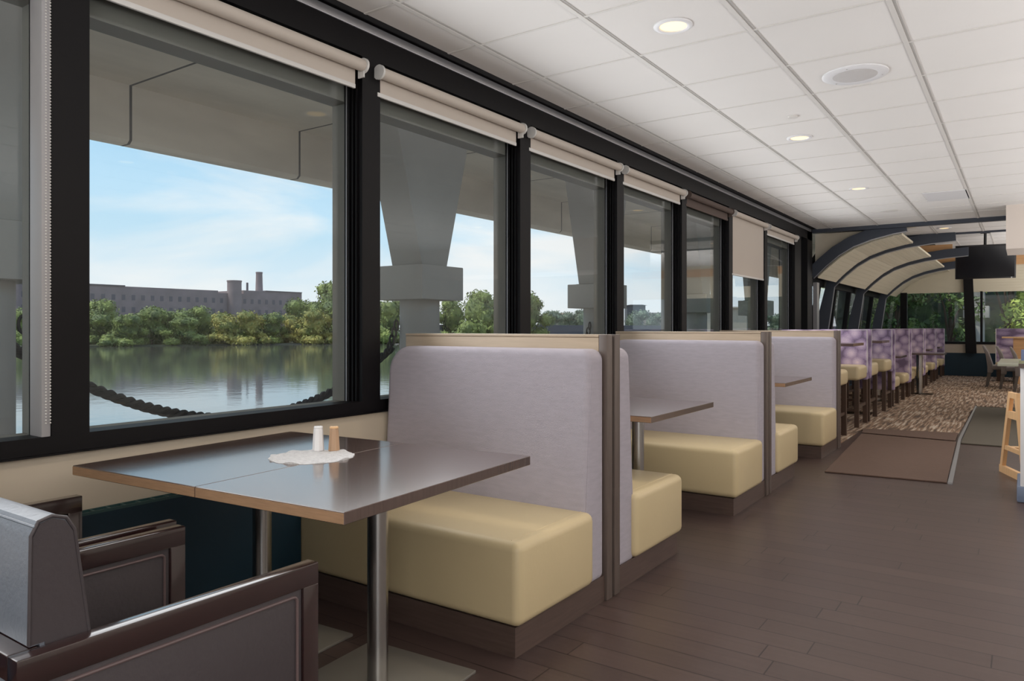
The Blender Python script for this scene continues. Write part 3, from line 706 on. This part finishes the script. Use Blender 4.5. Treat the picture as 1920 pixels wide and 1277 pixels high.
bt = make_table(.38, .33, 1.03, .028, .22, 'bar_table', edge=False); tag(bt, 'bar height table between the nearest pair of bar stools', 'table', 'bar height tables'); bt.location = (-1.93, 9.24, 0)
dup(bt, (-1.93, 11.28, 0), 0, 'bar height table between the second pair of bar stools')
dt = make_table(.40, .36, .755, .05, .22, 'dining_table', edge=False); tag(dt, 'far pedestal dining table reaching out toward the aisle', 'table', 'far dining tables'); dt.location = (-1.54, 15.20, 0)
dup(dt, (-1.98, 13.42, 0), 0, 'dining table between the first pair of low purple chairs')
dup(dt, (-1.98, 17.75, 0), 0, 'dining table second from the end windows')
dup(dt, (-1.98, 20.0, 0), 0, 'dining table nearest the end windows')

# ------------------------------------------------------------ grey chairs and table at the far right
def make_grey():
    t = bpy.data.objects.new('parsons_chair', None); COL.objects.link(t)   # faces +X, rear legs at x=0
    b = B(); prism(b, [(-.02, .30), (-.02, .42), (-.05, .66), (-.11, .84), (-.08, .845), (.0, .70), (.07, .46), (.07, .30)], 'y', -.22, .22, .012, 2); obj('backrest', b, M_grey, t, True)
    s = B(); bx(s, .03, .46, -.22, .22, .36, .45, .02, 3); obj('seat', s, M_grey, t, True)
    for yy in (-.19, .19):
        l = B(); prism(l, [(-.015, .32), (.045, .32), (-.01, 0), (-.055, 0)], 'y', yy-.02, yy+.02); obj('leg', l, M_gleg, t)
        l = B(); prism(l, [(.40, .37), (.445, .37), (.44, 0), (.41, 0)], 'y', yy-.02, yy+.02); obj('leg', l, M_gleg, t)
    return t
gc = make_grey(); gc.location = (-.57, 17.9, 0); tag(gc, 'leftmost grey upholstered chair at the far right', 'chair', 'grey upholstered chairs')
dup(gc, (-.33, 17.4, 0), 0, 'middle grey upholstered chair, left of the pale table edge')
dup(gc, (-.10, 16.85, 0), 0, 'grey upholstered chair nearest the right edge of the photo')
pt = thing('pale_table', 'pale green grey table at the right edge of the photo', 'table', (.45, 12.25, 0))
box('tabletop', -.72, .7, -.85, .85, .71, .75, M_ptable, pt, .004); lp = B(); lathe(lp, [(.04, .01), (.04, .71)], n=20); obj('pole', lp, M_steel, pt, True); box('base_plate', -.3, .3, -.3, .3, .014, .028, M_plate, pt)
bb = B(); bx(bb, -.07, .15, -.1, .1, 0, .17, .01); tag(obj('napkin_box', bb, M_bluebox, None, True, (.05, 11.75, .75)), 'blue grey box standing on the pale table', 'box')
pc = make_purple(.44, .16, False); pc.location = (.22, 20.3, 0); tag(pc, 'purple flower backed chair at the right edge in front of the end windows', 'chair')
pc.scale = (2.6, 1, 1)
wt = thing('serving_stand', 'light wooden stand with flat top at the right edge of the photo', 'stand', (.05, 17.9+1.2, 0))
box('top', -.42, .5, -.2, .2, .98, 1.01, M_oak, wt); box('body', -.22, .4, -.16, .16, 0, .98, M_board, wt)

# white counter end and high chair at right edge
ct = thing('service_counter', 'white end of a service counter cut by the right edge', 'counter', (0, 0, 0))
box('body', -.015, 1.2, 6.2, 6.75, .11, .93, M_white2, ct, .004); box('plinth', -.035, 1.2, 6.19, 6.77, 0, .11, mat('grey_blue_plinth', srgb(112, 124, 146), .5), ct, .01)
box('worktop', -.025, 1.2, 6.17, 6.78, .93, .96, M_top, ct)
hc = thing('high_chair', 'natural wood child high chair with A shaped sides at right edge', 'high chair', (-.15, 7.45, 0), math.radians(-70))
def bar(bm, a, b, w, h):
    a, b = Vector(a), Vector(b); d = (b-a).normalized(); s = d.cross(Vector((0, 1, 0))); s = s.normalized(); u = Vector((0, 1, 0))
    vs = []
    for p in (a, b):
        for i, j in ((-1, -1), (1, -1), (1, 1), (-1, 1)): vs.append(bm.verts.new(p+s*i*w/2+u*j*h/2))
    for f in ((0, 1, 2, 3), (7, 6, 5, 4), (0, 4, 5, 1), (1, 5, 6, 2), (2, 6, 7, 3), (3, 7, 4, 0)): bm.faces.new([vs[i] for i in f])
for yy in (0, .42):
    f = B(); bar(f, (.02, yy, .0), (.21, yy, .68), .045, .03); bar(f, (.48, yy, .0), (.33, yy, .68), .045, .03)
    bar(f, (.0, yy, .03), (.50, yy, .03), .06, .032); bar(f, (.09, yy, .22), (.44, yy, .22), .035, .025); bar(f, (.19, yy, .66), (.36, yy, .66), .045, .032); bar(f, (.16, yy, .50), (.38, yy, .50), .06, .028)
    obj('side_frame', f, M_oak, hc)
box('seat', .17, .38, .015, .405, .50, .52, M_oak, hc); box('back_rest', .34, .36, .015, .405, .54, .66, M_oak, hc); box('footrest', .0, .08, .015, .405, .20, .215, M_oak, hc)

# ------------------------------------------------------------ outdoors: quay, bridge, piers, rope
struct(box('quay', -9.4, -2.93, -30, 60, -1.2, -.3, M_quay), 'quay paving between the building and the river', 'ground')
br = B(); prism(br, [(-10.5, 3.89), (-10.5, 4.67), (-3.3, 4.67), (-3.3, 4.9), (-10.75, 4.9), (-10.75, 3.84), (-10.56, 3.84)], 'y', -40, 120)
tag(obj('bridge_deck', br, M_joint), 'concrete bridge deck running overhead along the river', 'bridge')
def make_pier():
    t = bpy.data.objects.new('bridge_pier', None); COL.objects.link(t)
    c = B(); lathe(c, [(.32, -3.5), (.32, 1.645)], n=40); obj('column', c, M_conc, t, True)
    box('block', -.5, .5, -.5, .5, 1.645, 2.18, M_conc, t, .012)
    box('joint', -.36, .36, -.33, .33, 2.18, 2.195, M_black, t)
    v = B(); prism(v, [(-.30, 2.195), (.30, 2.195), (.97, 4.67), (-.97, 4.67)], 'x', -.32, .32, .01); obj('flared_head', v, M_conc, t)
    return t
p0 = make_pier(); tag(p0, 'flared concrete pier cut by the left edge of the photo', 'pier', 'concrete piers of the bridge')
PYs = [2.80, 8.95, 15.0, 21.2, 27.2, 33.3]
PLb = ['', 'big flared concrete pier between the large window and the next', 'second flared pier, behind the third blind', 'third flared pier, seen below the brown blind', 'fourth flared pier, seen below the lowered blind', 'fifth flared pier, beyond the others']
p0.location = (-8, PYs[0], 0)
for y, lab in list(zip(PYs, PLb))[1:]: dup(p0, (-8, y, 0), 0, lab)
dup(p0, (-1.75, 40, 0), 0, 'pier beyond the trees outside the end windows')
def rope(ya, yb, za, zb_, sag, label):
    n = 220; path = []
    for i in range(n+1):
        s = i/n; path.append(Vector((-8.38, ya+(yb-ya)*s, za+(zb_-za)*s-4*sag*s*(1-s))))
    bm = B(); turns = 17
    for st in range(3):
        pts = []
        for i, p in enumerate(path):
            a = 2*PI*(turns*i/n+st/3); pts.append(p+Vector((math.cos(a), 0, math.sin(a)))*.036)
        tube(bm, pts, .032, 6)
    return tag(obj('rope', bm, M_rope, None, True), label, 'rope', 'thick mooring ropes between the piers')
def chain(y, x, label):
    bm = B()
    for q in range(4):
        c = Vector((x-.02*q, y-(.03*q if y > 5 else -.03*q), 1.24-.115*q)); pts = []
        for i in range(16):
            a = 2*PI*i/16; u = math.cos(a)*.045; w = math.sin(a)*.085
            pts.append(c+(Vector((u, 0, w)) if q % 2 else Vector((0, u, w))))
        tube(bm, pts, .016, 8, True)
    return tag(obj('chain_link', bm, M_rope, None, True), label, 'chain', 'chain hooks holding the ropes')
rope(3.2, 8.7, 1.05, .88, .93, 'thick twisted dark rope sagging across the large window')
rope(-3.0, 2.3, .9, 1.0, .93, 'thick rope to the left of the first pier')
rope(9.25, 14.7, .95, .9, .93, 'thick rope between the second and third piers')
chain(8.64, -8.22, 'dark chain hook on the big pier beside the nearest booth'); chain(3.22, -8.03, 'dark chain hook on the pier at the left edge'); chain(14.6, -7.98, 'dark chain hook on the second pier behind the booth')

# river, banks
struct(box('river', -260, -9.4, -150, 700, -3.3, -3.2, M_water), 'calm river reflecting the trees and the chimney', 'water')
bankp = [(-200, -150), (-181, 40), (-177, 85), (-154, 132), (-140, 165), (-122, 290), (-100, 500), (-100, 700), (-600, 700), (-600, -150)]
struct(obj('river_bank', prism(B(), bankp, 'z', -4, -2.95), M_bank), 'far river bank under the trees', 'ground')
fw = B()
for (a, b), (c, d) in zip([(-139, 165), (-121, 290), (-101, 480)], [(-121, 290), (-101, 480), (-95, 690)]):
    prism(fw, [(a, b), (c, d), (c-2, d), (a-2, b)], 'z', -3.3, 2.0)
tag(obj('flood_wall', fw, M_bluew), 'long dark blue wall across the river behind the piers', 'wall')
# factory
fa = thing('factory', 'long grey brick factory with towers behind the riverbank trees', 'factory', (-248, 0, 0))
w = B(); bx(w, -18, 0, 20, 165, -3, 15.0); bx(w, -18, 0, 176, 204, -3, 15.6); bx(w, -18, 0, 165, 176, -3, 14.2); bx(w, -14, -1, 68, 98, 15, 15.5); obj('wall', w, M_brick, fa)
ro = B(); bx(ro, -18.3, .35, 20, 130, 15.0, 15.35); bx(ro, -18.3, .3, 186, 204, 15.6, 15.9); obj('roof_edge', ro, M_dkwin, fa)
tw = B(); lathe(tw, [(2.6, -3), (2.6, 18.6), (2.75, 18.6), (2.75, 19.1), (0, 19.1)], (.6, 171.5, 0), 28); obj('round_tower', tw, M_brick, fa, True)
ch = B(); lathe(ch, [(1.6, 10), (1.25, 23.0), (1.35, 23.0), (1.35, 23.6), (0, 23.6)], (-6, 187.5, 0), 20); obj('chimney', ch, M_brick, fa, True)
ch = B(); lathe(ch, [(.45, 12), (.42, 18.9), (0, 18.9)], (-4, 180.5, 0), 12); obj('chimney', ch, M_dkwin, fa, True)
win0 = None
for row, (zc, h) in enumerate(((11.3, 1.7), (7.2, 2.0))):
    for k_ in range(38):
        y = 76+k_*3.35
        if 168 < y < 175: continue
        if win0 is None: win0 = box('window', -.02, .06, -.6, .6, -.9, .9, M_dkwin, fa); q = win0
        else: q = win0.copy(); COL.objects.link(q)
        q.location = (0, y, zc)

# trees
def leaf_cloud(bm, blobs, n, size, seed, droop=.0):
    rnd = random.Random(seed); tot = sum(b[3]*b[4] for b in blobs)
    for (cx, cy, cz_, rx, rz) in blobs:
        for _ in range(int(n*rx*rz/tot)):
            v = Vector((rnd.gauss(0, 1), rnd.gauss(0, 1), rnd.gauss(0, 1))).normalized()
            k = rnd.uniform(.72, 1.10)
            p = Vector((cx+v.x*rx*k, cy+v.y*rx*k, cz_+v.z*rz*k))
            nrm = (v+Vector((rnd.gauss(0, .5), rnd.gauss(0, .5), rnd.gauss(0, .5)))).normalized()
            a = nrm.cross(Vector((rnd.gauss(0, 1), rnd.gauss(0, 1), rnd.gauss(0, 1)))).normalized(); b = nrm.cross(a)
            s = size*rnd.uniform(.6, 1.4)
            vs = [bm.verts.new(p+a*s*.6), bm.verts.new(p+b*s*.32), bm.verts.new(p-a*s*.6), bm.verts.new(p-b*s*.32)]
            bm.faces.new(vs)
def core(bm, blobs, k=.78):
    for (cx, cy, cz_, rx, rz) in blobs:
        n0 = len(bm.verts)
        r_ = bmesh.ops.create_icosphere(bm, subdivisions=2, radius=1)
        for v in r_['verts']:
            d = 1+.25*noise.noise(v.co*2+Vector((cx, cy, cz_)))
            v.co = Vector((cx+v.co.x*rx*k*d, cy+v.co.y*rx*k*d, cz_+v.co.z*rz*k*d))
def make_tree(h, w_, seed, m, n=3400, size=.55, trunk=True):
    rnd = random.Random(seed); t = bpy.data.objects.new('riverbank_tree', None); COL.objects.link(t)
    bl = [(0, 0, h*.55, w_*.55, h*.40)]
    for i in range(15):
        a = rnd.uniform(0, 2*PI); r = rnd.uniform(.3, .8)*w_; z = rnd.uniform(.10, .85)*h if i > 5 else .13*h
        bl.append((r*math.cos(a)*(1.15-z/h*.5), r*math.sin(a)*(1.15-z/h*.5), z, w_*rnd.uniform(.25, .42), h*rnd.uniform(.12, .20)))
    bm = B(); core(bm, bl); leaf_cloud(bm, bl, n, size, seed); obj('foliage', bm, m, t)
    tr = B(); tube(tr, [(0, 0, 0), (.2, 0, h*.3), (0, .1, h*.7)], .3, 8, radii=[.4, .28, .12]); obj('trunk', tr, M_trunk, t)
    return t
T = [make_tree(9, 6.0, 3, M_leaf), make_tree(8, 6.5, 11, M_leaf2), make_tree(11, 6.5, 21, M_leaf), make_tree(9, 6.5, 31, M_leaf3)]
dirv = lambda u: (-.5689+.8224*(u-960)/1385, .8224+.5689*(u-960)/1385)
def put(k, u, depth, ztop, lab, first=set(), h0=(9, 8, 11, 9)):
    dx, dy = dirv(u); zb_ = -3.3; s = (ztop-zb_)/(h0[k]*1.0)
    o = T[k] if k not in first else dup(T[k]); first.add(k)
    o.location = (dx*depth, dy*depth, zb_); o.scale = (1.0+(s-1)*.5,)*2+(s,); o.rotation_euler = (0, 0, random.uniform(0, 6)); tag(o, lab, 'tree', 'trees along the river bank')
data = [(0, 40, 176, 6.3, 'yellow green tree just right of the pier at the left edge'), (2, 195, 180, 8.6, 'tall tree at the left of the large window'), (0, 150, 180, 7, 'tree hidden by the first mullion'), (0, 240, 174, 4.5, 'low bush in the gap before the dark cypress shape'),
        (0, 285, 182, 6.6, 'rounded tree below the long factory roof'), (0, 330, 186, 6.0, 'green tree left of the middle tree'), (2, 378, 192, 7.2, 'tree left of the round factory tower'), (0, 345, 182, 4.2, 'small tree in front of the middle trees'), (1, 425, 186, 4.9, 'yellowish tree under the round tower'),
        (1, 465, 190, 5.3, 'yellowish tree under the tall chimney'), (0, 508, 194, 5.2, 'green tree right of the tall chimney'), (1, 552, 200, 4.6, 'pale low tree below the factory corner'), (1, 590, 198, 5.8, 'golden tree near the right side of the large window'),
        (0, 575, 215, 9.8, 'green tree rising behind the golden tree'), (2, 625, 214, 15.5, 'tallest tree beside the grey window jamb'), (0, 730, 205, 9.5, 'tree left of the big pier column'), (0, 650, 200, 7, 'tree hidden behind the second mullion'),
        (2, 850, 215, 10.5, 'tree right of the big pier block'), (2, 895, 205, 12.3, 'tall dense tree in the window behind the nearest partition'), (0, 930, 220, 11.0, 'tree at the right of the second window'), (0, 990, 230, 12.5, 'rounded tree beside the third mullion'), (3, 1025, 260, 7.0, 'hazy tree right of the rounded tree'),
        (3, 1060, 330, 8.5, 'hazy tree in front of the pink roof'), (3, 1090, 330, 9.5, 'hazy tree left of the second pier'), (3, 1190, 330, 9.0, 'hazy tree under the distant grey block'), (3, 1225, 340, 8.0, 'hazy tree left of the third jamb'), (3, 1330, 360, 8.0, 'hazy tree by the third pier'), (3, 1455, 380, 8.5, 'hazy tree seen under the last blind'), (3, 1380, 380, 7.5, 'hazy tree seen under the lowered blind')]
for k, u, dp, zt, lab in data: put(k, u, dp, zt, lab)
# distant houses
def far_house(u, dp, w_, z0, z1, lab, m, roof):
    dx, dy = dirv(u); t = thing('distant_house', lab, 'building', (dx*dp, dy*dp, 0), YAW)
    box('wall', -w_/2, w_/2, 0, 10, -3, z0, m, t); pr = B(); prism(pr, [(-w_/2-1, z0), (w_/2+1, z0), (w_/3, z1), (-w_/3, z1)], 'y', -1, 11); obj('roof', pr, roof, t)
far_house(1052, 400, 16, 6.0, 9.0, 'distant house with a pale pink roof', M_cream, M_roofp)
far_house(1193, 480, 12, 15.5, 16.0, 'distant grey block above the hazy trees', M_bluew, M_bluew)
far_house(1232, 420, 12, 9.0, 9.6, 'distant low grey building beside the jamb', M_brick, M_brick)
far_house(1362, 300, 20, 9.0, 9.6, 'distant cream building seen under the lowered blind', M_cream, M_cream)

# trees outside the end windows
def near_tree(name, x, y, z0, h, w_, seed, m, n, size, lab):
    rnd = random.Random(seed); t = thing(name, lab, 'tree', (x, y, z0))
    bl = []
    for i in range(16):
        a = rnd.uniform(0, 2*PI); r = rnd.uniform(.1, 1)*w_; z = rnd.uniform(.15, 1)*h
        bl.append((r*math.cos(a), r*math.sin(a), z, w_*rnd.uniform(.16, .30), h*rnd.uniform(.06, .13)))
    bm = B(); leaf_cloud(bm, bl, n, size, seed); obj('foliage', bm, m, t)
    tr = B(); tube(tr, [(0, 0, 0), (.1, 0, h*.3), (0, .1, h*.9)], .1, 8, radii=[.12, .09, .03])
    for b in bl[::2]: tube(tr, [(0, 0, b[2]*.5), ((b[0])*.5, b[1]*.5, b[2]*.85), (b[0], b[1], b[2])], .03, 6, radii=[.05, .035, .015])
    obj('branches', tr, M_trunk, t); return t
near_tree('leafy_tree', -.35, 27.0, -.8, 4.4, 1.1, 5, M_leafn, 3000, .15, 'bright sunlit leafy tree in the right end window')
near_tree('leafy_tree', -3.9, 30.5, -.8, 4.2, 1.6, 9, M_leafm, 2200, .15, 'green tree in the left end window')
near_tree('leafy_tree', -2.1, 29.5, -.8, 3.6, .9, 15, M_leafm, 1100, .14, 'small leafy tree in the middle of the end windows')
hd = B(); hb = [(-6.5+1.6*i, 44+random.uniform(-1, 1), 2.0+random.uniform(-1, 1), 2.4, 4.2) for i in range(11)]
core(hd, hb, .9); leaf_cloud(hd, hb, 7000, .38, 4); tag(obj('hedge_of_trees', hd, M_leafd), 'dark mass of trees filling the view beyond the end windows', 'trees', kind='stuff')
struct(box('garden_ground', -7, 30, 21.6, 60, -1.4, -.9, M_bank), 'ground outside the end windows', 'ground')
